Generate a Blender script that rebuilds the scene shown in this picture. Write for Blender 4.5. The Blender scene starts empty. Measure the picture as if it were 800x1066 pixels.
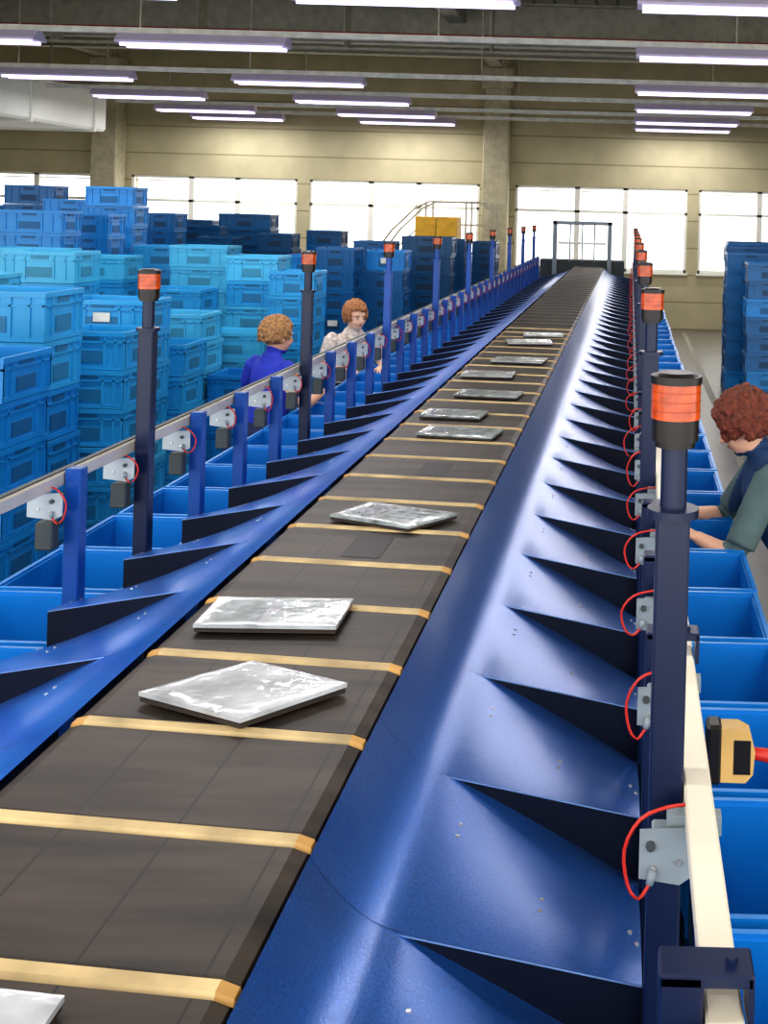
import bpy, math, random
from mathutils import Vector, Matrix, noise
random.seed(7)
scene = bpy.context.scene
scene.view_settings.view_transform = 'Standard'
try: scene.view_settings.look = 'Medium High Contrast'
except Exception: scene.view_settings.look = 'None'
scene.view_settings.exposure = 0.5

# ------------------------------------------------------------------ materials
def srgb(r, g, b):
    def c(v):
        v /= 255.0
        return v/12.92 if v <= .04045 else ((v+.055)/1.055)**2.4
    return (c(r), c(g), c(b), 1)

def mat(name, col, rough=.5, metal=0, var=.15, scale=8, bump=0, bscale=60, coat=0, emis=None, estr=0, stretch=None, spec=.5, crough=.05):
    m = bpy.data.materials.new(name); m.use_nodes = True
    nt = m.node_tree; b = nt.nodes['Principled BSDF']
    b.inputs['Roughness'].default_value = rough
    b.inputs['Metallic'].default_value = metal
    b.inputs['Coat Weight'].default_value = coat
    b.inputs['Coat Roughness'].default_value = crough
    b.inputs['Specular IOR Level'].default_value = spec
    tc = nt.nodes.new('ShaderNodeTexCoord')
    src = tc.outputs['Object']
    if stretch:
        mp = nt.nodes.new('ShaderNodeMapping'); mp.inputs['Scale'].default_value = stretch
        nt.links.new(src, mp.inputs['Vector']); src = mp.outputs['Vector']
    n = nt.nodes.new('ShaderNodeTexNoise'); n.inputs['Scale'].default_value = scale
    n.inputs['Detail'].default_value = 4
    nt.links.new(src, n.inputs['Vector'])
    r = nt.nodes.new('ShaderNodeValToRGB')
    r.color_ramp.elements[0].position = .3; r.color_ramp.elements[1].position = .7
    r.color_ramp.elements[0].color = tuple(c*(1-var) for c in col[:3])+(1,)
    r.color_ramp.elements[1].color = tuple(min(1, c*(1+var)) for c in col[:3])+(1,)
    nt.links.new(n.outputs['Fac'], r.inputs['Fac'])
    nt.links.new(r.outputs['Color'], b.inputs['Base Color'])
    if bump:
        n2 = nt.nodes.new('ShaderNodeTexNoise'); n2.inputs['Scale'].default_value = bscale
        nt.links.new(src, n2.inputs['Vector'])
        bp = nt.nodes.new('ShaderNodeBump'); bp.inputs['Strength'].default_value = bump
        bp.inputs['Distance'].default_value = .01
        nt.links.new(n2.outputs['Fac'], bp.inputs['Height']); nt.links.new(bp.outputs['Normal'], b.inputs['Normal'])
        if coat: nt.links.new(bp.outputs['Normal'], b.inputs['Coat Normal'])
    if emis:
        b.inputs['Emission Color'].default_value = emis; b.inputs['Emission Strength'].default_value = estr
    return m

def line_mat(name, col, line_col, axis, period, width, rough=.7, var=.1, scale=2, stretch=None, bump=0, spec=.5):
    m = mat(name, col, rough, var=var, scale=scale, stretch=stretch, bump=bump, spec=spec)
    nt = m.node_tree; b = nt.nodes['Principled BSDF']
    tc = nt.nodes.new('ShaderNodeTexCoord'); sp = nt.nodes.new('ShaderNodeSeparateXYZ')
    nt.links.new(tc.outputs['Object'], sp.inputs[0])
    md = nt.nodes.new('ShaderNodeMath'); md.operation = 'FLOORED_MODULO'; md.inputs[1].default_value = period
    nt.links.new(sp.outputs[axis], md.inputs[0])
    lt = nt.nodes.new('ShaderNodeMath'); lt.operation = 'LESS_THAN'; lt.inputs[1].default_value = width
    nt.links.new(md.outputs[0], lt.inputs[0])
    mx = nt.nodes.new('ShaderNodeMix'); mx.data_type = 'RGBA'
    nt.links.new(lt.outputs[0], mx.inputs[0])
    old = b.inputs['Base Color'].links[0].from_socket
    nt.links.new(old, mx.inputs[6]); mx.inputs[7].default_value = line_col
    nt.links.new(mx.outputs[2], b.inputs['Base Color'])
    return m

M = {}
M['wall'] = line_mat('wall_panel_tan', srgb(182, 174, 142), srgb(140, 132, 102), 2, .52, .025, rough=.8)
M['column'] = mat('column_concrete', srgb(182, 175, 148), .8)
M['ceil'] = line_mat('ceiling_sheet', srgb(182, 173, 142), srgb(122, 116, 94), 0, .3, .04, rough=.8)
M['beam'] = mat('steel_beam', srgb(168, 164, 146), .6)
M['beamlt'] = mat('light_trunking', srgb(206, 206, 198), .5)
M['redpipe'] = mat('red_pipe', srgb(180, 60, 40), .5)
M['floor'] = mat('floor_concrete', srgb(112, 108, 98), .35, var=.12, scale=1.5)
M['white'] = mat('white_paint', srgb(236, 236, 230), .5, var=.03)
M['lampbody'] = mat('lamp_housing', srgb(206, 196, 226), .4, var=.03)
M['duct'] = mat('duct_white', srgb(240, 243, 238), .6, var=.06, scale=1)
M['winframe'] = mat('window_frame_white', srgb(232, 232, 222), .5, var=.03)
M['belt'] = line_mat('belt_rubber', srgb(50, 42, 35), srgb(24, 20, 18), 0, .155, .004, rough=.46, var=.7, scale=2.6, stretch=(1, 7, 1), spec=.42)
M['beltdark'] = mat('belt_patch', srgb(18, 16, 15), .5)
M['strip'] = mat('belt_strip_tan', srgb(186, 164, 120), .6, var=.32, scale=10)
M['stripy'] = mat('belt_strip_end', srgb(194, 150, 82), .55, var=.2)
M['under'] = mat('frame_dark', srgb(24, 26, 32), .6)
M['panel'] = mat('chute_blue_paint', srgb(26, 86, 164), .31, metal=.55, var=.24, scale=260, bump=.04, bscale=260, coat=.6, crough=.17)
M['panelL'] = mat('chute_blue_window_lit', srgb(14, 104, 208), .31, metal=.5, var=.18, scale=260, bump=.04, bscale=260, coat=.6, crough=.17)  # left panel copy, window reflection put into its brighter blue
M['fin'] = mat('chute_fin_shaded', srgb(5, 14, 34), .5, var=.1, spec=.3)  # near-black, shade of the camera-facing risers put into the colour
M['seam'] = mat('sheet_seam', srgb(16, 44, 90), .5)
M['lip'] = mat('chute_edge_highlight', srgb(130, 165, 215), .35, metal=.3)  # pale rim strip, edge highlight painted in as its colour
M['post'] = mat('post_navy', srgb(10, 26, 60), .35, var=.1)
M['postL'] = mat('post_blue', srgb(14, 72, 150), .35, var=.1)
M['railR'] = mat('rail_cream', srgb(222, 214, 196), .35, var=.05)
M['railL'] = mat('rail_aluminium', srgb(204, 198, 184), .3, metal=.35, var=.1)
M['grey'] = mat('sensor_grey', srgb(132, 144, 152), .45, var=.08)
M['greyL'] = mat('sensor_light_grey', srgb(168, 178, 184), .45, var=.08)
M['greyd'] = mat('sensor_dark', srgb(60, 68, 70), .5)
M['red'] = mat('cable_red', srgb(190, 40, 25), .4)
M['black'] = mat('black_plastic', srgb(20, 16, 16), .35)
M['amber'] = mat('beacon_amber', srgb(186, 74, 18), .22, var=.32, coat=.4, scale=50)
M['amberd'] = mat('beacon_amber_rib', srgb(160, 58, 14), .25)
M['mag'] = mat('magazine_film', srgb(178, 182, 188), .2, var=.34, scale=11, coat=.8, crough=.06, bump=.38, bscale=19)
M['magc'] = mat('magazine_gloss_cover', srgb(172,178,184), .22, var=.34, scale=14, coat=.8, crough=.06, bump=.28, bscale=19)
M['magd'] = mat('magazine_cover', srgb(146, 156, 160), .25, var=.5, scale=22, coat=.7, crough=.06, bump=.25, bscale=19)
M['mprint'] = mat('magazine_print', srgb(124, 134, 144), .25, var=.6, scale=45, coat=.7, bump=.2, bscale=19)
M['paper'] = mat('paper_edge', srgb(50, 42, 38), .6)
M['scan'] = mat('scanner_tan', srgb(206, 168, 104), .4)
M['screw'] = mat('screw_steel', srgb(200, 200, 200), .25, metal=.8)
M['yellow'] = mat('cabinet_yellow', srgb(216, 166, 40), .5)
M['label'] = mat('label_paper', srgb(220, 222, 215), .6)
M['line'] = mat('floor_line', srgb(132, 128, 112), .6)
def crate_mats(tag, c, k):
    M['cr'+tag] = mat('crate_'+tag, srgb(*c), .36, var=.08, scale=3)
    M['cd'+tag] = mat('crate_recess_shaded_'+tag, srgb(*[int(v*k) for v in c]), .5, var=.08)  # same plastic darkened, shade of slots and crate floor put into its colour
crate_mats('cyan_lit', (74, 182, 224), .78)  # lightest crate copy, front light put into its colour
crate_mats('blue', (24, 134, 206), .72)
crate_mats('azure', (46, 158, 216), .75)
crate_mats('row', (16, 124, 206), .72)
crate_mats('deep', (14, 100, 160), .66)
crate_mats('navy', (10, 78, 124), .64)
lm = mat('lamp_tube', srgb(240, 240, 250), .4, var=.02, emis=srgb(226, 210, 255), estr=1.3)
M['lamp'] = lm
g = bpy.data.materials.new('window_glass'); g.use_nodes = True
nt = g.node_tree; nt.nodes.clear()
o = nt.nodes.new('ShaderNodeOutputMaterial'); t = nt.nodes.new('ShaderNodeBsdfTransparent'); gl = nt.nodes.new('ShaderNodeBsdfGlossy')
gl.inputs['Roughness'].default_value = .05
mx = nt.nodes.new('ShaderNodeMixShader'); mx.inputs[0].default_value = .06
nt.links.new(t.outputs[0], mx.inputs[1]); nt.links.new(gl.outputs[0], mx.inputs[2]); nt.links.new(mx.outputs[0], o.inputs[0])
M['glass'] = g

# ------------------------------------------------------------------ mesh builder
class MB:
    def __init__(s): s.v = []; s.f = []; s.m = []; s.mats = []; s.sm = []
    def mi(s, k):
        if k not in s.mats: s.mats.append(k)
        return s.mats.index(k)
    def add(s, vs, fs, k, smooth=False):
        o = len(s.v); s.v += [tuple(v) for v in vs]; i = s.mi(k)
        for f in fs: s.f.append(tuple(a+o for a in f)); s.m.append(i); s.sm.append(smooth)
    def box(s, x0, x1, y0, y1, z0, z1, k, R=None, skip=()):
        vs = [(x0,y0,z0),(x1,y0,z0),(x1,y1,z0),(x0,y1,z0),(x0,y0,z1),(x1,y0,z1),(x1,y1,z1),(x0,y1,z1)]
        if R is not None: vs = [R @ Vector(v) for v in vs]
        s.add(vs, [(3,2,1,0),(4,5,6,7),(0,1,5,4),(1,2,6,5),(2,3,7,6),(3,0,4,7)], k)
    def bbox(s, x0, x1, y0, y1, z0, z1, k, b=.003, R=None):
        vs = []; 
        xs=(x0,x1); ys=(y0,y1); zs=(z0,z1)
        idx = {}
        for i in (0,1):
            for j in (0,1):
                for l in (0,1):
                    sx=b if i==0 else -b; sy=b if j==0 else -b; sz=b if l==0 else -b
                    idx[(i,j,l,'x')]=len(vs); vs.append((xs[i],ys[j]+sy,zs[l]+sz))
                    idx[(i,j,l,'y')]=len(vs); vs.append((xs[i]+sx,ys[j],zs[l]+sz))
                    idx[(i,j,l,'z')]=len(vs); vs.append((xs[i]+sx,ys[j]+sy,zs[l]))
        f=[]
        q=[(0,0),(1,0),(1,1),(0,1)]
        for i in (0,1):
            a=[idx[(i,p,r,'x')] for p,r in q]; f.append(a if i else a[::-1])
            a=[idx[(p,i,r,'y')] for p,r in q]; f.append(a[::-1] if i else a)
            a=[idx[(p,r,i,'z')] for p,r in q]; f.append(a if i else a[::-1])
        for i in (0,1):
            for j in (0,1):
                f.append([idx[(i,j,0,'x')],idx[(i,j,1,'x')],idx[(i,j,1,'y')],idx[(i,j,0,'y')]][::1 if (i^j) else -1])
                f.append([idx[(i,0,j,'x')],idx[(i,1,j,'x')],idx[(i,1,j,'z')],idx[(i,0,j,'z')]][::-1 if (i^j) else 1])
                f.append([idx[(0,i,j,'y')],idx[(1,i,j,'y')],idx[(1,i,j,'z')],idx[(0,i,j,'z')]][::1 if (i^j) else -1])
        for i in (0,1):
            for j in (0,1):
                for l in (0,1):
                    t=[idx[(i,j,l,'x')],idx[(i,j,l,'y')],idx[(i,j,l,'z')]]
                    f.append(t if (i+j+l)%2 else t[::-1])
        if R is not None: vs=[R @ Vector(v) for v in vs]
        s.add(vs,f,k)
    def cyl(s, x, y, z0, z1, r, k, n=16, r1=None, R=None):
        if r1 is None: r1 = r
        vs = [(x+r*math.cos(2*math.pi*i/n), y+r*math.sin(2*math.pi*i/n), z0) for i in range(n)]
        vs += [(x+r1*math.cos(2*math.pi*i/n), y+r1*math.sin(2*math.pi*i/n), z1) for i in range(n)]
        if R is not None: vs = [R @ Vector(v) for v in vs]
        s.add(vs, [(i,(i+1)%n,n+(i+1)%n,n+i) for i in range(n)], k, True)
        s.add(vs[:n], [tuple(range(n))[::-1]], k); s.add(vs[n:], [tuple(range(n))], k)
    def loft(s, pts, rad, k, n=12, ref=(1,0,0), cap=True):
        pts = [Vector(p) for p in pts]; rings = []
        rad = [(r,r) if not isinstance(r, tuple) else r for r in rad]
        N = len(pts); P = list(pts); Rr = list(rad)
        if cap:
            d0 = (pts[0]-pts[1]).normalized(); d1 = (pts[-1]-pts[-2]).normalized()
            a, b = rad[0]; c, e = rad[-1]
            m0=min(a,b); m1=min(c,e)
            P = [pts[0]+d0*m0*.95, pts[0]+d0*m0*.7]+P+[pts[-1]+d1*m1*.7, pts[-1]+d1*m1*.95]
            Rr = [(a*.3,b*.3),(a*.72,b*.72)]+Rr+[(c*.72,e*.72),(c*.3,e*.3)]
        vs = []; ref = Vector(ref)
        for i, p in enumerate(P):
            tdir = (P[min(i+1,len(P)-1)]-P[max(i-1,0)])
            tdir = tdir.normalized() if tdir.length > 1e-9 else Vector((0,0,1))
            sd = ref - tdir*ref.dot(tdir)
            if sd.length < .05: sd = Vector((0,1,0)) - tdir*tdir.y
            sd.normalize(); up = tdir.cross(sd)
            for j in range(n):
                a = 2*math.pi*j/n
                vs.append(p + sd*math.cos(a)*Rr[i][0] + up*math.sin(a)*Rr[i][1])
        fs = []
        for i in range(len(P)-1):
            for j in range(n):
                fs.append((i*n+j, i*n+(j+1)%n, (i+1)*n+(j+1)%n, (i+1)*n+j))
        fs.append(tuple(range(n))[::-1]); fs.append(tuple((len(P)-1)*n+j for j in range(n)))
        s.add(vs, fs, k, True)
    def ell(s, c, r, k, n=14, m=8, R=None):
        vs=[]; fs=[]
        c=Vector(c)
        for i in range(m+1):
            ph=math.pi*(i+.0)/m; 
            ph=min(max(ph,.06),math.pi-.06)
            for j in range(n):
                a=2*math.pi*j/n
                p=Vector((r[0]*math.sin(ph)*math.cos(a), r[1]*math.sin(ph)*math.sin(a), r[2]*math.cos(ph)))
                if R is not None: p = R @ p
                vs.append(c+p)
        for i in range(m):
            for j in range(n): fs.append((i*n+j,(i+1)*n+j,(i+1)*n+(j+1)%n,i*n+(j+1)%n))
        fs.append(tuple(range(n))); fs.append(tuple(m*n+j for j in range(n))[::-1])
        s.add(vs,fs,k,True)
    def mesh(s, name):
        me = bpy.data.meshes.new(name); me.from_pydata(s.v, [], s.f)
        for k in s.mats: me.materials.append(M[k])
        me.polygons.foreach_set('material_index', s.m)
        me.polygons.foreach_set('use_smooth', s.sm)
        me.update(); return me
    def obj(s, name, parent=None, loc=(0,0,0)):
        ob = bpy.data.objects.new(name, s.mesh(name)); scene.collection.objects.link(ob)
        ob.location = loc
        if parent: ob.parent = parent
        return ob
def empty(name, loc=(0,0,0)):
    e = bpy.data.objects.new(name, None); scene.collection.objects.link(e); e.location = loc; e.empty_display_size=.2
    return e

# ------------------------------------------------------------------ room shell
YB = 22.0
mb = MB(); mb.box(-15,10,-4,YB+.3,-.1,0,'floor'); mb.obj('floor')
mb = MB()
for x in (1.0, 2.6): mb.box(x,x+.08,-1,21.5,0.001,.004,'line')
mb.obj('floor_marking')
groups = [(-13.6,-10.3),(-9.65,-6.45),(-6.21,-2.94),(-2.25,1.07),(1.29,4.55),(5.1,8.4)]
mb = MB()
mb.box(-15,10,YB,YB+.3,0,1.09,'wall'); mb.box(-15,10,YB,YB+.3,2.7,5.2,'wall')
xs=[-15]+[v for gr in groups for v in gr]+[10]
for i in range(0,len(xs),2): mb.box(xs[i],xs[i+1],YB,YB+.3,1.09,2.7,'wall')
mb.obj('wall_back')
for n,(a,b) in enumerate(groups):
    mb=MB(); w=b-a; y0,y1=YB+.02,YB+.1; t=.045
    mb.bbox(a,b,y0,y1,1.09,1.09+t*1.4,'winframe'); mb.bbox(a,b,y0,y1,2.7-t,2.7,'winframe')
    mb.bbox(a,b,y0,y1,2.2,2.2+t*1.2,'winframe')
    mb.bbox(a-.03,b+.03,YB-.06,y0,1.05,1.09,'winframe')
    for i in range(4):
        x=a+w*(0,.36,.64,1)[i]; tt = .05
        mb.bbox(max(a,x-tt),min(b,x+tt),y0,y1,1.09,2.7,'winframe')
    for i in range(3):
        xa=a+w*(0,.36,.64)[i]+.07; xb=a+w*(.36,.64,1)[i]-.07
        mb.box(xa,xb,y0+.01,y0+.05,2.6,2.62,'beam'); mb.box(xa,xb,y0+.01,y0+.04,2.27,2.285,'beam')
    mb.box(a,b,YB+.06,YB+.065,1.1,2.69,'glass')
    mb.obj('window_%d'%(n+1))
for i,x in enumerate((-10.0,-2.6,4.8)):
    mb=MB(); mb.bbox(x-.24,x+.24,YB-.45,YB-.005,0,5.2,'column',b=.02); mb.bbox(x-.3,x+.3,YB-.5,YB-.005,4.5,4.9,'column',b=.02)
    mb.obj('column')
mb=MB(); mb.box(-15.2,-15,4,YB+.3,0,5.2,'wall'); mb.obj('wall_left')
mb=MB(); mb.box(10,10.2,4,YB+.3,0,5.2,'wall'); mb.obj('wall_right')
mb=MB(); mb.box(-15.2,10.2,-4,YB+.3,5.2,5.3,'ceil'); mb.obj('ceiling')
for y,z0,z1,h in ((7,4.7,5.2,.3),(12.3,4.75,5.2,.25),(16.6,4.6,5.2,.3),(19.3,4.8,5.2,.15)):
    mb=MB(); mb.box(-15,10,y-.02,y+.02,z0,z1,'beam'); mb.box(-15,10,y-.12,y+.12,z0-.03,z0,'beam'); mb.box(-15,10,y-.12,y+.12,z1-.03,z1,'beam')
    mb.obj('ceiling_beam')
for x in (-10,-2.6,4.8):
    mb=MB(); mb.box(x-.12,x+.12,0,YB,4.9,5.2,'beam'); mb.obj('ceiling_girder')
mb=MB()
R=Matrix.Rotation(math.pi/2,4,'Y')
mb.cyl(-4.55,15.6,-15,10,.035,'redpipe',10,R=R); mb.cyl(-4.4,15.9,-15,10,.03,'beam',10,R=R)
for x in range(-14,10,2): mb.box(x,x+.02,15.58,15.92,4.4,5.2,'beam')
mb.obj('sprinkler_pipe')
mb=MB(); mb.bbox(-12.5,-9.0,6.5,19.5,3.36,4.05,'duct',b=.04)
for y in range(7,20,2): mb.box(-12.53,-8.97,y,y+.05,3.33,4.08,'white')
for y in (8.5,13.5,18.5):
    for x in (-12,-9.5): mb.box(x,x+.03,y,y+.03,4.05,5.2,'beam')
mb.obj('ventilation_duct')

def fixture(x0,x1,y,power):
    z=3.78
    e=empty('fluorescent_light',((x0+x1)/2,y,z))
    L=(x1-x0)/2
    mb=MB()
    vs=[]
    for x in (-L,L):
        for (yy,zz) in ((-.05,.1),(.05,.1),(.13,.02),(.13,0),(-.13,0),(-.13,.02)): vs.append((x,yy,zz))
    mb.add(vs,[(0,6,7,1)[::-1],(1,7,8,2)[::-1],(2,8,9,3)[::-1],(3,9,10,4)[::-1],(4,10,11,5)[::-1],(5,11,6,0)[::-1],(0,1,2,3,4,5),(11,10,9,8,7,6)],'lampbody')
    mb.obj('housing',e)
    mb=MB()
    Rr=Matrix.Rotation(math.pi/2,4,'Y')
    for yy in (-.08,.08): mb.cyl(.018,yy,-L+.04,L-.04,.016,'lamp',10,R=Rr)
    mb.obj('tubes',e)
    ld=bpy.data.lights.new('lamp_glow','AREA'); ld.shape='RECTANGLE'; ld.size=(x1-x0)*.9; ld.size_y=.09; ld.energy=power
    ld.color=(1,.97,.96)
    lo=bpy.data.objects.new('lamp_glow',ld); scene.collection.objects.link(lo); lo.parent=e; lo.location=(0,0,-.035)
PW=24
rows=[-1.5,1.5,5.6,8.7,11.5,14.8,17.3,19.6,21.2]
for y in rows:
    mb=MB(); mb.box(-8.9,9.5,y-.03,y+.03,3.88,3.94,'beamlt')
    for x in range(-8,10,3): mb.box(x,x+.015,y-.01,y+.01,3.94,5.2,'beam')
    mb.obj('light_trunking')
F={8.7:[(-5.2,-3.5),(-2.66,-.9),(0,1.8)],11.5:[(-7.7,-6.0),(-5.2,-3.5),(0,1.8)],14.8:[(-8.2,-6.5),(-5.2,-3.5),(0,1.8)],
   17.3:[(-8.2,-6.5),(-5.15,-3.4),(0,1.8)],19.6:[(-8.2,-6.5),(-5.1,-3.4),(0,1.8)],21.2:[(-8.2,-6.5),(-5.1,-3.3),(0,1.8)],
   5.6:[(-5.2,-3.5),(-2.66,-.9),(.9,2.7)],1.5:[(-5.2,-3.5),(-2.66,-.9),(.9,2.7)],-1.5:[(-5.2,-3.5),(-2.66,-.9),(.9,2.7)]}
for y,l in F.items():
    for a,b in l: fixture(a,b,y,PW)

# ------------------------------------------------------------------ crates
def crate(mb, cx, cy, z, w, d, h, tag, label=False):
    c='cr'+tag; r='cd'+tag
    x0,x1,y0,y1=cx-w/2,cx+w/2,cy-d/2,cy+d/2
    i=.012; t=.008
    mb.box(x0+i,x1-i,y0+i,y0+i+t,z+.004,z+h-.01,c); mb.box(x0+i,x1-i,y1-i-t,y1-i,z+.004,z+h-.01,c)
    mb.box(x0+i,x0+i+t,y0+i+t,y1-i-t,z+.004,z+h-.01,c); mb.box(x1-i-t,x1-i,y0+i+t,y1-i-t,z+.004,z+h-.01,c)
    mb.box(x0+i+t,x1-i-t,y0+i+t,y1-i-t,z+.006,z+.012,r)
    for (za,zb,o) in ((h-.028,h-.002,0),(h*.70,h*.70+.010,.003),(0.0,.022,.006)):
        mb.box(x0+o,x1-o,y0+o,y0+i+.001,z+za,z+zb,c); mb.box(x0+o,x1-o,y1-i-.001,y1-o,z+za,z+zb,c)
        mb.box(x0+o,x0+i+.001,y0+i,y1-i,z+za,z+zb,c); mb.box(x1-i-.001,x1-o,y0+i,y1-i,z+za,z+zb,c)
    o=.003
    for fx in (.02,.14,.3,.7,.86,.98):
        x=x0+w*fx
        mb.box(max(x-.006,x0+o),min(x+.006,x1-o),y0+o,y0+i+.001,z+.02,z+h-.026,c)
        mb.box(max(x-.006,x0+o),min(x+.006,x1-o),y1-i-.001,y1-o,z+.02,z+h-.026,c)
    for fy in (.03,.2,.8,.97):
        y=y0+d*fy
        mb.box(x0+o,x0+i+.001,max(y-.006,y0+o),min(y+.006,y1-o),z+.02,z+h-.026,c)
        mb.box(x1-i-.001,x1-o,max(y-.006,y0+o),min(y+.006,y1-o),z+.02,z+h-.026,c)
    gw=min(.13,w*.25); zz=z+h*.70
    for ya,yb in ((y0+o+.004,y0+i+.0015),(y1-i-.0015,y1-o-.004)):
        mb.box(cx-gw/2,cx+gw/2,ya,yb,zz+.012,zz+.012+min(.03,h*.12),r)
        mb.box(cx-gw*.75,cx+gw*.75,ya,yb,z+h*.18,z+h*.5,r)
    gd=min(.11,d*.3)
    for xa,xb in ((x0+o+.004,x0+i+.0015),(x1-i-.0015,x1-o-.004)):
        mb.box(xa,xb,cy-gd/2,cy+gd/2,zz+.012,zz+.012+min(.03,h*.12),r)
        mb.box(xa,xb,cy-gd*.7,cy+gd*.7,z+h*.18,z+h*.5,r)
    if label: mb.box(cx-.05,cx+.05,y0-.001,y0+.002,z+h*.35,z+h*.62,'label')

ALT={'cyan_lit':'azure','blue':'azure','deep':'blue','navy':'deep','azure':'cyan_lit','row':'row'}
def stack(x0,x1,y,ztop,tag,ch=.22,d=.4,label=False,jit=.011):
    n=max(1,round(ztop/ch)); h=ztop/n
    mb=MB(); w=x1-x0; cx=(x0+x1)/2
    for i in range(n):
        tg=ALT[tag] if random.random()<.14 else tag
        crate(mb,random.uniform(-jit,jit),d/2+random.uniform(-jit,jit),i*h,w,d,h-.001,tg,label=(label and i==n-1) or random.random()<.04)
    return mb.obj('crate_stack',loc=(cx,y,0))
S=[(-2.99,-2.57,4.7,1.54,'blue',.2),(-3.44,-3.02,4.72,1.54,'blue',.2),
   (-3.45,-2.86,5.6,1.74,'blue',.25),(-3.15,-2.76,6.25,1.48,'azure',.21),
   (-3.42,-2.90,6.85,1.6,'azure',.2),(-3.24,-2.9,7.45,1.27,'azure',.21),(-3.4,-3.0,8.05,1.41,'cyan_lit',.2),
   (-3.85,-3.45,8.5,1.35,'cyan_lit',.2),(-2.98,-2.6,8.1,.98,'blue',.2),(-3.3,-2.85,8.85,1.2,'cyan_lit',.2),
   (-4.28,-3.74,10.6,1.8,'cyan_lit',.2),(-3.5,-3.05,9.9,1.75,'cyan_lit',.22),(-3.0,-2.62,9.5,1.65,'azure',.22),
   (-4.5,-3.98,8.2,1.82,'cyan_lit',.22),(-4.5,-3.92,7.0,1.72,'cyan_lit',.23),(-4.08,-3.55,6.25,1.4,'azure',.23),
   (-5.34,-4.75,9.5,1.78,'cyan_lit',.22),(-5.08,-4.52,10.2,1.7,'azure',.22),
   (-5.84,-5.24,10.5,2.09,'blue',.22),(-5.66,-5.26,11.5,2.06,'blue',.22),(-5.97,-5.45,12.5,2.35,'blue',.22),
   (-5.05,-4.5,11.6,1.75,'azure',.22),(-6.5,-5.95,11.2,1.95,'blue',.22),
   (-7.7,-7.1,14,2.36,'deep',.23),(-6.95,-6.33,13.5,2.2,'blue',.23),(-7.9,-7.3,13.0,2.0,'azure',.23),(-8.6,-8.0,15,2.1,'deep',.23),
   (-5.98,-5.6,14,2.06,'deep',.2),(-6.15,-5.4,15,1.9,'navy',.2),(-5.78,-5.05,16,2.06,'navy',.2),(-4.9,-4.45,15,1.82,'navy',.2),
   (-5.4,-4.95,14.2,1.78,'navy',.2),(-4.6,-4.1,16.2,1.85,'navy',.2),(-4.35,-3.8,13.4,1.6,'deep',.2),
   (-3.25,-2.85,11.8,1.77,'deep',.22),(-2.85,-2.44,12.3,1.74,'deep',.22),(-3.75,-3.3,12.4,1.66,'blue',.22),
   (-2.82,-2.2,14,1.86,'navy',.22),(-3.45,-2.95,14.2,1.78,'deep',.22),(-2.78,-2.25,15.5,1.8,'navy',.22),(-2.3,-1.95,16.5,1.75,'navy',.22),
   (-3.9,-3.45,9.2,1.5,'cyan_lit',.2),(-6.6,-6.05,16.5,1.95,'navy',.22),(-7.4,-6.8,16.5,2.0,'deep',.22),
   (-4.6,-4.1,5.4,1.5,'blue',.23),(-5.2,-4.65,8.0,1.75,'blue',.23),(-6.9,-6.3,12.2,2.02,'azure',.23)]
for i,s in enumerate(S): stack(s[0],s[1],s[2],s[3],s[4],ch=s[5],label=(i in (4,15)))
for (a,b,y,z,t) in ((1.14,1.70,13.4,1.78,'deep'),(1.2,1.8,14.3,1.83,'deep'),(1.3,1.9,15.3,1.85,'deep'),(1.75,2.3,13.2,1.95,'deep'),(1.9,2.5,14.4,1.9,'navy'),(1.25,1.72,12.1,1.72,'deep'),(1.8,2.35,12.2,1.8,'deep'),(1.4,2.0,16.3,1.85,'navy')):
    stack(a,b,y,z,t,ch=.2)

# ------------------------------------------------------------------ sorting conveyor
CONV=empty('sorting_conveyor')
ZB=1.32; XL,XR=-.917,-.422; SK=.10
YS,YE=.35,18.6
def prof(dz=0,o=0):
    pts=[(XL-.010-o,ZB-.055),(XL-.009-o,ZB-.02+dz*.5),(XL-.002-o,ZB-.006+dz),(XL+.018,ZB+dz)]
    pts+=[(XL+(XR-XL)*f,ZB+dz) for f in (.3,.5,.7)]
    pts+=[(XR-.018,ZB+dz),(XR+.002+o,ZB-.006+dz),(XR+.009+o,ZB-.02+dz*.5),(XR+.010+o,ZB-.055)]
    return pts
trays=MB(); strips=MB()
P=.3035; k0=-3; n=int((YE-1.28)/P)
def band(mbb,ya,yb,dz,o,key,endkey=None):
    pr=prof(dz,o); m=len(pr); vs=[]
    ys=((ya,1),(ya+.004,0),(yb-.004,0),(yb,1))
    for y,low in ys:
        for i,(x,z) in enumerate(pr):
            zz=z-(.006+dz*.6 if low else 0)
            vs.append((x,y+SK*(XR-x),zz))
    for i in range(m-1):
        kk=endkey if (endkey and (i>=m-4 or i<=2)) else key
        for r in range(3):
            a=r*m+i; mbb.add([vs[a],vs[a+1],vs[a+1+m],vs[a+m]],[(0,1,2,3)],kk,False)
for k in range(k0,n+1):
    y=1.28+P*k
    if y<YS: continue
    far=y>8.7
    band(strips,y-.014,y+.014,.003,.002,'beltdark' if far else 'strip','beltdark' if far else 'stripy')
    band(trays,y+.016,y+P-.016,0,0,'belt')
for (px,py,w,l) in ((-.66,2.845,.10,.20),(-.64,3.745,.1,.2)):
    yy=py; trays.add([(px-w/2,yy+SK*(XR-px+w/2),ZB+.001),(px+w/2,yy+SK*(XR-px-w/2),ZB+.001),(px+w/2,yy+l+SK*(XR-px-w/2),ZB+.001),(px-w/2,yy+l+SK*(XR-px+w/2),ZB+.001)],[(0,1,2,3)],'beltdark')
trays.obj('belt_trays',CONV); strips.obj('belt_divider_strips',CONV)
fr=MB()
fr.box(XL,XR,YS,YE,1.05,ZB-.012,'under')
fr.box(XL+.1,XR-.1,YS,YE,.85,1.05,'under')
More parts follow.
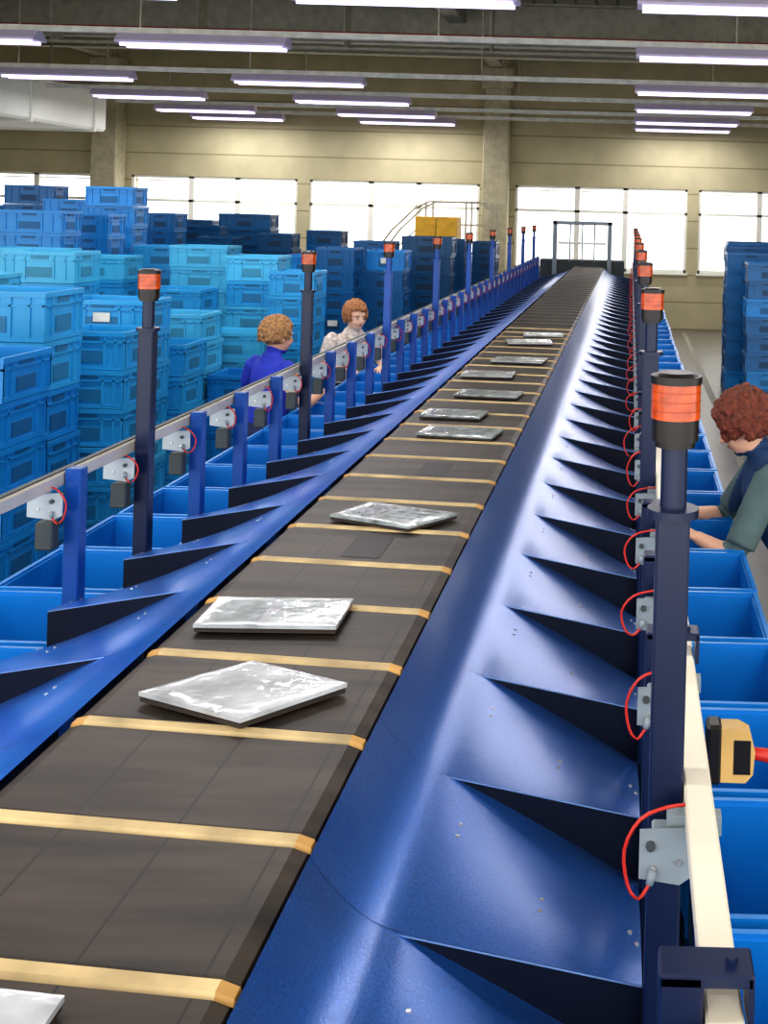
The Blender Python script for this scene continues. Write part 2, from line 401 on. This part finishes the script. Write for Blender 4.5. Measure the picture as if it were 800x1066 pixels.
for y in [YS+.3+1.72*i for i in range(11)]:
    for x in (XL+.12,XR-.12): fr.box(x-.03,x+.03,y-.03,y+.03,0,.9,'post')
    fr.box(-1.44,.045,y-.02,y+.02,.86,.92,'post')
for x0,x1 in ((.02,.045),(-1.445,-1.42)): fr.box(x0,x1,YS,YE,.86,1.0,'post')
fr.obj('conveyor_frame',CONV)
CP=.43
def chutes(xin,xtip,xout,y0,name,flip,pkey):
    pm=MB(); fm=MB(); sc=MB()
    k=int((YS-y0)/CP)-1
    NS=16; NT=10; NC=7
    # inner apron curves down from the belt and flattens out where the plates are cut free;
    # every cut plate then tilts down towards its far corner, the triangular gap closed by a fin with shade in its colour
    e=abs(xtip-xin)*(.061/abs(xout-xtip))/.097
    def inner(u): return .878+.097*((2-e)*u-(1-e)*u*u)
    def H(s,t): return .975+.061*s+.112*(s**1.12)*(t**1.45)
    while True:
        ya=y0+CP*k; k+=1; yb=ya+CP
        if ya<YS: continue
        if yb>YE: break
        cols=[(xin+(xtip-xin)*i/NC,inner(i/NC)) for i in range(NC)]
        vs=[]
        for j in range(NT+1):
            t=j/NT; y=ya+CP*t
            for (x,h) in cols: vs.append((x,y,2.2-h))
            for i in range(NS+1):
                s=i/NS; vs.append((xtip+(xout-xtip)*s,y,2.2-H(s,t)))
        W=NS+1+len(cols); fs=[]
        for j in range(NT):
            for i in range(W-1):
                f=(j*W+i,j*W+i+1,(j+1)*W+i+1,(j+1)*W+i); fs.append(f if not flip else f[::-1])
        pm.add(vs,fs,pkey,True)
        vs=[];
        for i in range(NS+1):
            s=i/NS; x=xtip+(xout-xtip)*s
            vs.append((x,yb,2.2-H(s,0)-.0005)); vs.append((x,yb,2.2-H(s,1)-.001))
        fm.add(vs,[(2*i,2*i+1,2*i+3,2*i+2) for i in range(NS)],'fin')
        vs=[]
        for i in range(NS+1):
            s=i/NS; x=xtip+(xout-xtip)*s
            vs.append((x,yb-.0015,2.2-H(s,0)+.0005)); vs.append((x,yb-.0015,2.2-H(s,0)-.002))
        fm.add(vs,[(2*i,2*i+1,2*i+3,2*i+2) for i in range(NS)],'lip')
        for (s,t) in ((.55,.3),(.55,.38),(.98,.25),(.95,.33),(.12,.62),(.12,.70)):
            x=xtip+(xout-xtip)*s; z=2.2-H(s,t)
            sc.cyl(x,ya+CP*t,z-.002,z+.0015,.0035,'screw',8)
        vs=[]
        for (x,h) in cols+[(xtip,.975)]:
            for dy in (0,.0012): vs.append((x,ya+.004+dy,2.2-h+.0006))
        fm.add(vs,[(2*i,2*i+1,2*i+3,2*i+2) for i in range(NC)],'seam')
        vs=[]
        for j in range(NT+1):
            t=j/NT; vs+= [(xout,ya+CP*t,2.2-H(1,t)),(xout,ya+CP*t,2.2-1.2)]
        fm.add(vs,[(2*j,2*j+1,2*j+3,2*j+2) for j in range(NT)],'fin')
    pm.obj('chute_panels_'+name,CONV); fm.obj('chute_fins_'+name,CONV); sc.obj('chute_screws_'+name,CONV)
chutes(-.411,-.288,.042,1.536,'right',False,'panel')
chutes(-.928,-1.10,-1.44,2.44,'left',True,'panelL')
rl=MB(); rl.bbox(.088,.124,YS,YE,1.43,1.463,'railR',b=.003); rl.bbox(-1.522,-1.487,YS,YE,1.44,1.475,'railL',b=.003)
rl.box(-1.512,-1.497,YS,YE,1.475,1.479,'greyd'); rl.box(.100,.112,YS,YE,1.425,1.4315,'greyd')
rl.obj('guide_rails',CONV)
pp=MB(); sn=MB(); cb=MB()
def side(xc,yph,sgn,pk):
    gk='grey' if sgn>0 else 'greyL'
    i=-4
    while True:
        y=yph+CP*i; i+=1
        if y<YS+.1: continue
        if y>YE-.1: break
        beacon=((i-1)%4==0)
        top=1.50 if sgn>0 else 1.485
        if not beacon:
            pp.bbox(xc-.021,xc+.021,y-.022,y+.022,0.0,top,pk,b=.003)
        xo=xc+sgn*.068
        xa,xb=min(xc,xo),max(xc,xo)
        if not beacon and sgn>0:
            pp.bbox(xa-.02,xb,y-.022,y+.022,top-.012,top+.001,pk,b=.002)
            pp.bbox(xo-.006,xo,y-.022,y+.022,top-.05,top-.001,pk,b=.001)
            pp.cyl(xb-.02,y,top,top+.006,.006,pk,8)
        yy=y-.075; zc=1.40; sx=xc if sgn>0 else xc-.045
        a=.034 if sgn>0 else .046
        vs=[(sx-a,yy,zc+.03),(sx+a,yy,zc+.034),(sx+a,yy,zc-.025),(sx+a*.5,yy,zc-.037),(sx-a,yy,zc-.03)]
        vs2=[(v[0],yy+.004,v[2]) for v in vs]
        sn.add(vs+vs2,[(0,1,2,3,4)[::-1],(5,6,7,8,9),(0,1,6,5),(1,2,7,6),(2,3,8,7),(3,4,9,8),(4,0,5,9)],gk)
        sn.bbox(sx-.018,sx+.018,yy+.004,yy+.05,zc-.025,zc+.02,gk,b=.003)
        if sgn<0: sn.bbox(sx-.02,sx+.026,yy-.01,yy+.03,zc-.115,zc-.042,'greyd',b=.004)
        sn.bbox(min(sx,xo),max(sx,xo)+.001,yy+.01,yy+.03,zc+.02,1.445,gk,b=.0004)
        Rr=Matrix.Translation((sx,yy,zc+.012))@Matrix.Rotation(math.pi/2,4,'X')
        sn.cyl(-sgn*.02,0,0,.006,.006,'greyd',8,R=Rr); sn.cyl(sgn*.016,-.02,0,.004,.004,'screw',6,R=Rr); sn.cyl(-sgn*.016,-.028,0,.004,.004,'screw',6,R=Rr)
        q=[(sgn*.05,.02,.05),(sgn*.0,-.0,.055),(-sgn*.05,-.01,.045),(-sgn*.078,-.01,.01),(-sgn*.07,-.01,-.03),(-sgn*.05,-.01,-.045),(-sgn*.03,-.006,-.03)]
        jx=random.uniform(.65,.9); jz=random.uniform(.8,1.1)
        pts=[(sx+p[0]*jx,yy+p[1],zc+p[2]*jz) for p in q]
        sm=[]
        for a_ in range(len(pts)-1):
            p0=Vector(pts[max(a_-1,0)]);p1=Vector(pts[a_]);p2=Vector(pts[a_+1]);p3=Vector(pts[min(a_+2,len(pts)-1)])
            for u in (0,.33,.66):
                sm.append(.5*((2*p1)+(-p0+p2)*u+(2*p0-5*p1+4*p2-p3)*u*u+(-p0+3*p1-3*p2+p3)*u**3))
        sm.append(Vector(pts[-1]))
        cb.loft(sm,[.0023]*len(sm),'red',6,cap=False)
        cb.loft([sm[-1],sm[-1]+Vector((sgn*.004,0,.016))],[.005,.005],'grey',8,cap=False)
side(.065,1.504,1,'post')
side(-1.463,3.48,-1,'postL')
pp.obj('support_posts',CONV); sn.obj('photo_sensors',CONV); cb.obj('sensor_cables',CONV)

def beacon_mesh(pk):
    b=MB(); T=1.994
    b.bbox(-.022,.022,-.022,.022,0,1.812,pk,b=.003)
    b.cyl(0,0,1.805,1.816,.034,pk,20); b.cyl(0,0,1.816,1.90,.0175,pk,16); b.cyl(0,0,1.897,1.905,.027,'black',20)
    b.cyl(0,0,1.905,1.934,.031,'black',24)
    b.cyl(0,0,1.934,T-.012,.0325,'amber',24)
    for i in range(3): b.cyl(0,0,1.945+i*.012,1.9463+i*.012,.0331,'amberd',24)
    b.cyl(0,0,T-.014,T-.004,.0342,'black',24); b.cyl(0,0,T-.004,T,.030,'black',24,r1=.024)
    return b.mesh('signal_beacon_post')
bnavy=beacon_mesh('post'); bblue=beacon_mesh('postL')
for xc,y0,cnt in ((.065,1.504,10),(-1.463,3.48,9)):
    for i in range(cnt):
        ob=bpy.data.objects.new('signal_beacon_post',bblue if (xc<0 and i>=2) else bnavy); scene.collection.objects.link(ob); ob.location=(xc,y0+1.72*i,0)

def row(xa,xb,yph,ys,tag):
    mb=MB(); w=xb-xa; y=yph
    while y<YE-.2:
        if y>ys: crate(mb,(xa+xb)/2+random.uniform(-.006,.006),y+random.uniform(-.004,.004),.75,w,.405,.26,tag,label=random.random()<.15)
        y+=CP
    mb.obj('plastic_crate_row')
    tb=MB(); tb.box(xa-.01,xb+.01,YS,YE,.715,.749,'post')
    y=YS+.2
    while y<YE:
        for x in (xa+.02,xb-.02): tb.box(x-.02,x+.02,y-.02,y+.02,0,.715,'post')
        y+=1.72
    tb.obj('crate_table')
row(.135,.435,.64+.215,.5,'row'); row(-1.93,-1.53,.9+.215,.5,'row')

e=empty('end_gate',(0,0,0))
mb=MB()
for x in (-1.25,-.35): mb.bbox(x-.035,x+.035,18.75,18.83,0,2.06,'grey',b=.006)
mb.bbox(-1.29,-.31,18.75,18.83,2.0,2.06,'grey',b=.006)
mb.bbox(-1.2,-.4,18.77,18.81,1.68,1.72,'white',b=.004)
for x in (-1.0,-.8,-.6): mb.box(x-.012,x+.012,18.78,18.8,1.4,2.02,'grey')
mb.bbox(-1.5,-.1,18.9,19.3,1.0,1.42,'greyd',b=.01)
for x in (-1.45,-.15): mb.box(x-.04,x+.04,18.95,19.25,0,1.0,'post')
mb.obj('gate_frame',e)
mb=MB()
mb.bbox(-3.6,-2.9,19,19.5,0,2.07,'yellow',b=.01); mb.box(-3.255,-3.245,18.995,19.0,.05,2.02,'black'); mb.box(-3.3,-3.28,18.97,19,1.2,1.35,'black'); mb.box(-3.22,-3.2,18.97,19,1.2,1.35,'black')
mb.obj('yellow_cabinet')
mb=MB()
def arc(x0): return [(x0,20,1.3),(x0+.35,20,1.8),(x0+.75,20,2.2),(x0+1.0,20,2.33),(x0+1.9,20,2.33),(x0+2.1,20,2.2),(x0+2.15,20,1.0)]
for yy in (20,20.7):
    a=[(p[0],yy,p[2]) for p in arc(-4.55)]
    mb.loft(a,[.018]*len(a),'beam',8,ref=(0,1,0)); mb.loft([(p[0],p[1],p[2]-.4) for p in a],[.012]*len(a),'beam',8,ref=(0,1,0))
    for x in (-3.6,-2.9,-2.45): mb.box(x-.015,x+.015,yy-.015,yy+.015,0,2.33,'beam')
    mb.box(-4.57,-4.53,yy-.015,yy+.015,0,1.3,'beam')
mb.box(-3.7,-2.4,20,20.7,1.2,1.25,'greyd')
for i in range(5): mb.box(-4.6+i*.2,-4.35+i*.2,20,20.7,.2+i*.22,.23+i*.22,'greyd')
mb.obj('platform_stairs')

def magazine(quad, th, z=ZB+.0042, k='mag'):
    c=Vector((sum(p[0] for p in quad)/4,sum(p[1] for p in quad)/4,0))
    N=16; mb=MB()
    q=[Vector((p[0],p[1],0))-c for p in quad]
    vs=[]
    for j in range(N+1):
        for i in range(N+1):
            u=i/N; v=j/N
            p=(q[0]*(1-u)+q[1]*u)*(1-v)+(q[3]*(1-u)+q[2]*u)*v
            e=min(u,1-u,v,1-v)
            zz=th*(.88 if e==0 else 1)+.0016*noise.noise(Vector((p.x*16+c.x*9,p.y*16+c.y*9,0)))
            vs.append((p.x,p.y,zz))
    fa=[];fb=[]
    for j in range(N):
        for i in range(N):
            f=(j*(N+1)+i,j*(N+1)+i+1,(j+1)*(N+1)+i+1,(j+1)*(N+1)+i)
            pr=(2<=i<=6 and 2<=j<=12) or (8<=i<=13 and j in (4,5,7,9,10,13))
            (fb if pr else fa).append(f)
    mb.add(vs,fa,k,True); mb.add(vs,fb,'mprint' if k=='magd' else 'magd' if k=='magc' else k,True)
    b=[p*.985 for p in q]
    mb.add([(p.x,p.y,0) for p in b]+[(p.x,p.y,th*.45) for p in b]+[(p.x,p.y,th*.45) for p in q]+[(p.x,p.y,th*.86) for p in q],
      [(3,2,1,0),(0,1,5,4),(1,2,6,5),(2,3,7,6),(3,0,4,7),(4,5,9,8),(5,6,10,9),(6,7,11,10),(7,4,8,11)],'paper')
    mb.add([(p.x*1.001,p.y*1.001,th*.5) for p in q]+[(p.x*1.001,p.y*1.001,th*.885) for p in q],[(0,1,5,4),(1,2,6,5),(2,3,7,6),(3,0,4,7)],k)
    mb.obj('magazine_bundle',loc=(c.x,c.y,z))
def rq(cx,cy,w,d,a):
    a=math.radians(a); return [(cx+x*math.cos(a)-y*math.sin(a),cy+x*math.sin(a)+y*math.cos(a)) for x,y in ((-w/2,-d/2),(w/2,-d/2),(w/2,d/2),(-w/2,d/2))]
magazine([(-.84,2.00),(-.63,1.905),(-.49,2.06),(-.69,2.15)],.020,k='mag')
magazine(rq(-.73,2.42,.29,.17,2),.018,k='magc')
magazine([(-.82,3.19),(-.58,3.09),(-.47,3.24),(-.74,3.34)],.018,k='magd')
magazine([(-.86,1.06),(-.585,1.04),(-.59,1.235),(-.85,1.26)],.018)
for (x,y,w,d,a,k) in ((-.644,4.45,.30,.18,-8,'magd'),(-.73,4.85,.26,.17,-5,'magd'),(-.65,5.4,.3,.17,-6,'magd'),(-.735,6.05,.27,.2,0,'magc'),(-.63,6.65,.3,.2,-5,'magc'),(-.66,7.6,.3,.24,10,'mag'),(-.6,8.05,.28,.2,5,'magc')):
    magazine(rq(x,y,w,d,a),.016,k=k)

def scanner(loc,sgn,name='handheld_scanner'):
    mb=MB()
    prf=[(-.028,-.045),(.022,-.045),(.035,-.03),(.038,.01),(.03,.04),(.01,.05),(-.028,.05)]
    vs=[(x*sgn,y_,z) for y_ in (-.02,.02) for x,z in prf]; m=len(prf)
    mb.add(vs,[tuple(range(m)),tuple(range(m,2*m))[::-1]]+[(i,(i+1)%m,m+(i+1)%m,m+i) for i in range(m)],'scan')
    xa,xb=sorted((-.048*sgn,-.02*sgn)); mb.bbox(xa,xb,-.024,.024,-.05,.055,'black',b=.006)
    mb.loft([(.03*sgn,0,.0),(.06*sgn,0,-.004),(.12*sgn,0,-.014)],[.010,.012,.010],'red',10,ref=(0,1,0))
    mb.bbox(min(.0*sgn,.03*sgn),max(.0*sgn,.03*sgn),-.0215,-.019,-.03,.03,'black',b=.0005)
    xa,xb=sorted((-.08*sgn,-.04*sgn)); mb.box(xa,xb,-.01,.01,-.01,.01,'greyd')
    xa,xb=sorted((-.085*sgn,-.078*sgn)); mb.box(xa,xb,-.008,.008,-.02,.19,'greyd')
    mb.obj(name,loc=loc)
scanner((.205,2.03,1.25),1)
scanner((-1.62,5.55,1.33),-1)

# ------------------------------------------------------------------ people
def remesh(mb, voxel, smooth=3):
    me=mb.mesh('tmp'); ob=bpy.data.objects.new('tmp',me); scene.collection.objects.link(ob)
    r=ob.modifiers.new('r','REMESH'); r.mode='VOXEL'; r.voxel_size=voxel; r.use_smooth_shade=True
    s=ob.modifiers.new('s','SMOOTH'); s.factor=.5; s.iterations=smooth
    dg=bpy.context.evaluated_depsgraph_get(); dg.update()
    out=bpy.data.meshes.new_from_object(ob.evaluated_get(dg))
    bpy.data.objects.remove(ob); return out
def seg_d(p,a,b):
    ab=b-a; t=max(0,min(1,(p-a).dot(ab)/max(ab.length_squared,1e-9))); return (p-(a+ab*t)).length, t

def person(name, loc, facing, lean, arms, cols, hair_r=1.0, headyaw=0, headpitch=0, height=1.6, hair_len=0.0, vest=None, step=.04, seed=1, curl=1.0, openw=.8):
    rnd=random.Random(seed); sc=height/1.6
    M[name+'s']=mat(name+'_skin',srgb(*cols['skin']),.5,var=.06)
    M[name+'t']=mat(name+'_top',srgb(*cols['top']),.8,var=cols.get('tv',.12),scale=cols.get('ts',14),bump=.3,bscale=25)
    M[name+'p']=mat(name+'_trousers',srgb(*cols['pants']),.8,bump=.2)
    M[name+'h']=mat(name+'_hair',srgb(*cols['hair']),.6,var=.5,scale=55,bump=.8,bscale=130)
    M[name+'o']=mat(name+'_shoe',srgb(40,36,34),.5)
    M[name+'l']=mat(name+'_lips',srgb(176,92,84),.4)
    M[name+'w']=mat(name+'_eye_white',srgb(225,220,212),.3,var=.02)
    M[name+'i']=mat(name+'_iris',srgb(50,40,34),.2)
    M[name+'v']=mat(name+'_vest',srgb(*(vest or cols['top'])),.8,bump=.2)
    ln=math.radians(lean)
    def L(p):
        x,y,z=p
        if z<=.9: return Vector(p)
        f=min(1,(z-.9)/.15); a=ln*f
        return Vector((x, y*math.cos(a)+(z-.9)*math.sin(a), .9+(z-.9)*math.cos(a)-y*math.sin(a)))
    b=MB(); K='white'
    ts=[(0,0,.80),(0,0,.88),(0,.005,.97),(0,.012,1.06),(0,.02,1.16),(0,.012,1.25),(0,0,1.31),(0,-.008,1.345)]
    rr=[(.155,.115),(.172,.128),(.160,.118),(.152,.110),(.168,.124),(.175,.112),(.15,.085),(.09,.06)]
    tp=[L(p) for p in ts]; b.loft(tp,rr,K,20)
    for s in (-1,1): b.ell(L((s*.075,.085,1.18)),(.068,.06,.062),K)
    sh=[L((s*.172,-.005,1.305)) for s in (-1,1)]
    b.loft([sh[0]*.97+Vector((0,0,.0)),(sh[0]+sh[1])/2+Vector((0,0,.012)),sh[1]*.97],[.052,.06,.052],K,14,ref=(0,1,0))
    nk=[L((0,-.012,1.32)),L((0,0.0,1.38)),L((0,.008,1.43))]
    b.loft(nk,[.062,.052,.052],K,14)
    segs=[]
    for s in (-1,1):
        st=step*s
        hip=Vector((s*.088,0,.84)); kn=Vector((s*.095,.02+st*.6,.45)); an=Vector((s*.10,st,.09))
        b.loft([hip,hip*.5+kn*.5,kn,kn*.6+an*.4+Vector((0,-.012,0)),an],[.098,.082,.058,.058,.040],K,14)
        b.loft([an+Vector((0,-.05,-.045)),an+Vector((0,.03,-.045)),an+Vector((0,.14,-.055))],[(.036,.04),(.042,.042),(.038,.028)],K,12)
        b.loft([an,an+Vector((0,-.01,-.04))],[.042,.04],K,12)
        segs.append((hip,an,.07,'p')); segs.append((an+Vector((0,-.05,-.05)),an+Vector((0,.14,-.055)),.045,'o'))
    segs.append((Vector((0,0,.78)),Vector((0,0,.9)),.16,'p'))
    for i in range(1,len(tp)-1): segs.append((tp[i],tp[i+1],(rr[i][0]+rr[i][1])/2,'t'))
    segs.append((sh[0],sh[1],.055,'t'))
    segs.append((nk[0]+(nk[1]-nk[0])*.5,nk[2],.055,'s'))
    hands=[]
    for s,(el,wr,slv) in zip((-1,1),arms):
        S0=sh[0] if s<0 else sh[1]; E=Vector(el); W=Vector(wr)
        b.loft([S0,S0*.5+E*.5,E],[.052,.043,.037],K,14); b.loft([E,E*.6+W*.4,W],[.039,.035,.024],K,14)
        ce=S0+(E-S0)*slv
        b.loft([S0,S0*.4+ce*.6,ce],[.062,.060,.058],K,14,cap=False)
        segs.append((S0,ce,.062,'t')); segs.append((ce+(E-S0).normalized()*.02,E,.035,'s')); segs.append((E,W,.035,'s'))
        hands.append((E,W,s))
    hc=L((0,.018,1.485))
    HR=Matrix.Rotation(math.radians(headyaw),3,'Z')@Matrix.Rotation(-ln*.6-math.radians(headpitch),3,'X')
    def hp(x,y,z): return hc+HR@Vector((x,y,z))
    b.ell(hp(0,-.012,.028),(.073,.092,.088),K,20,12,HR)
    b.ell(hp(0,.02,-.03),(.060,.068,.075),K,18,10,HR)
    b.ell(hp(0,.052,-.078),(.028,.028,.022),K,12,8,HR)
    for s in (-1,1):
        b.ell(hp(s*.038,.058,-.028),(.022,.02,.02),K,10,8,HR)
        b.ell(hp(s*.030,.070,.030),(.026,.014,.010),K,10,6,HR)
        b.ell(hp(s*.076,-.005,-.008),(.010,.019,.030),K,10,8,HR)
    b.loft([hp(0,.078,.024),hp(0,.092,.002),hp(0,.104,-.018)],[.008,.010,.013],K,10); b.ell(hp(0,.09,-.022),(.017,.012,.008),K,10,6,HR)
    b.ell(hp(0,.078,-.048),(.024,.012,.010),K,10,6,HR)
    segs.append((hp(0,0,-.06),hp(0,0,.05),.085,'s'))
    me=remesh(b,.0075,4)
    order=['s','t','p','o','v']
    me.materials.clear()
    for q in order: me.materials.append(M[name+q])
    for f in me.polygons:
        c=f.center; best=1e9; lab='s'
        for (a,bb,r,l) in segs:
            d,_=seg_d(c,a,bb); d-=r
            if d<best: best=d; lab=l
        if vest and lab=='t':
            if abs(c.x)<.165: lab='v'
        f.material_index=order.index(lab); f.use_smooth=True
    x=MB()
    for s in (-1,1):
        x.ell(hp(s*.030,.0758,.006),(.0105,.007,.0055),name+'w',10,8,HR)
        x.ell(hp(s*.030,.0812,.006),(.005,.003,.005),name+'i',8,6,HR)
        x.loft([hp(s*.016,.086,.026),hp(s*.03,.086,.031),hp(s*.046,.077,.027)],[.0025,.003,.002],name+'h',6)
    x.loft([hp(-.021,.084,-.049),hp(0,.0905,-.047),hp(.021,.084,-.049)],[.003,.005,.003],name+'l',8)
    hb=MB()
    for (E,W,s) in hands:
        d=(W-E).normalized(); up=Vector((0,0,1)); up=(up-d*up.dot(d))
        if up.length<.1: up=Vector((0,1,0))-d*d.y
        up.normalize(); sd=d.cross(up).normalized()
        def q(a,l,h): return W+sd*a+d*l+up*h
        hb.loft([q(0,-.01,0),q(0,.02,0),q(0,.055,-.002),q(0,.085,-.006)],[(.024,.018),(.030,.015),(.039,.014),(.038,.012)],K,14,ref=sd)
        for i,(a,ll) in enumerate(((-.029,.070),(-.010,.080),(.010,.075),(.028,.060))):
            hb.loft([q(a,.078,-.006),q(a*1.08,.088+ll*.40,-.014),q(a*1.1,.088+ll*.68,-.032),q(a*1.08,.088+ll*.82,-.052)],[.0092,.0085,.0078,.007],K,8,ref=sd)
        ts_=-1 if s>0 else 1
        hb.loft([q(ts_*.02,.018,-.006),q(ts_*.045,.045,-.016),q(ts_*.056,.075,-.026),q(ts_*.052,.098,-.034)],[.013,.011,.0095,.008],K,8,ref=up)
    hm=remesh(hb,.0035,2); hm.materials.clear(); hm.materials.append(M[name+'s'])
    for f in hm.polygons: f.use_smooth=True
    hr=MB(); n=460
    for i in range(n):
        zz=1-2*(i+.5)/n; a=i*2.39996; r_=math.sqrt(1-zz*zz); dx,dy,dz=r_*math.cos(a),r_*math.sin(a),zz
        if dy>.25 and dz<.42 and abs(dx)<openw: continue
        if dz<-.45-hair_len and dy>-.9: continue
        if dy>.0 and dz<-.2-hair_len: continue
        j=(1.05+rnd.uniform(-.06,.09)*curl)*hair_r
        c=hp(dx*.080*j,-.016+dy*.098*j,.026+dz*(.096 if dz>0 else .112)*j)
        rr_=rnd.uniform(.010,.010+.008*curl)*hair_r
        hr.ell(c,(rr_,rr_*rnd.uniform(.8,1.2),rr_*1.3),K,8,6)
    hr.ell(hp(0,-.028,.034),(.080*hair_r,.090*hair_r,.090*hair_r),K,18,10,HR)
    hm2=remesh(hr,.0045,1); hm2.materials.clear(); hm2.materials.append(M[name+'h'])
    for v in hm2.vertices:
        co=v.co
        v.co=co+v.normal*(noise.noise(co*75)*.005*curl+noise.noise(Vector((co.x*110,co.y*110,co.z*35)))*.004)
    for f in hm2.polygons: f.use_smooth=True
    root=empty(name)
    for nm,m_ in (('body',me),('hands',hm),('hair',hm2),('face_details',x.mesh('face'))):
        o=bpy.data.objects.new(nm,m_); scene.collection.objects.link(o); o.parent=root
    root.location=loc; root.scale=(sc,sc,sc)
    root.rotation_euler=(0,0,math.atan2(-facing[0],facing[1]))
    return root

person('woman_blue_shirt',(-2.15,6.8,0),(.62,.78),6,
   [((-.30,.04,1.06),(-.24,.26,1.07),.55),((.27,.10,1.08),(.18,.28,1.12),.55)],
   dict(skin=(222,170,140),top=(44,62,184),pants=(50,60,96),hair=(164,122,80)),height=1.52,headyaw=-4,headpitch=5,hair_r=1.05,seed=3,curl=.3)
person('woman_patterned_shirt',(-2.12,8.7,0),(.55,-.83),10,
   [((-.25,.07,1.05),(-.16,.30,1.08),.6),((.25,.07,1.05),(.16,.30,1.08),.6)],
   dict(skin=(236,192,166),top=(226,206,196),tv=.45,ts=30,pants=(60,60,80),hair=(168,114,72)),height=1.49,headyaw=10,headpitch=4,hair_r=1.04,hair_len=.2,seed=5,curl=.5)
person('woman_red_hair',(.70,4.35,0),(-1,.05),24,
   [((-.25,.29,.99),(-.17,.43,1.04),.85),((.23,.31,1.02),(.14,.45,1.05),.85)],
   dict(skin=(226,176,150),top=(84,106,108),pants=(40,50,80),hair=(110,52,36)),height=1.57,headyaw=-14,headpitch=12,hair_r=1.13,hair_len=.1,vest=(30,62,104),seed=9,curl=.8,openw=.66)

# ------------------------------------------------------------------ world + camera
w=bpy.data.worlds.new('world'); scene.world=w; w.use_nodes=True
bg=w.node_tree.nodes['Background']; bg.inputs[0].default_value=(1,.985,.96,1); bg.inputs[1].default_value=1.9

cd=bpy.data.cameras.new('camera'); cam=bpy.data.objects.new('camera',cd); scene.collection.objects.link(cam)
cd.sensor_fit='HORIZONTAL'; cd.sensor_width=36; cd.lens=1190/800*36
cd.shift_x=-258/800; cd.shift_y=-310/800; cd.clip_start=.02; cd.clip_end=200
cam.matrix_world=Matrix.Translation((0,0,2.2))@Matrix.Rotation(math.pi/2,4,'X')@Matrix.Rotation(math.radians(1.55),4,'Z')
scene.camera=cam
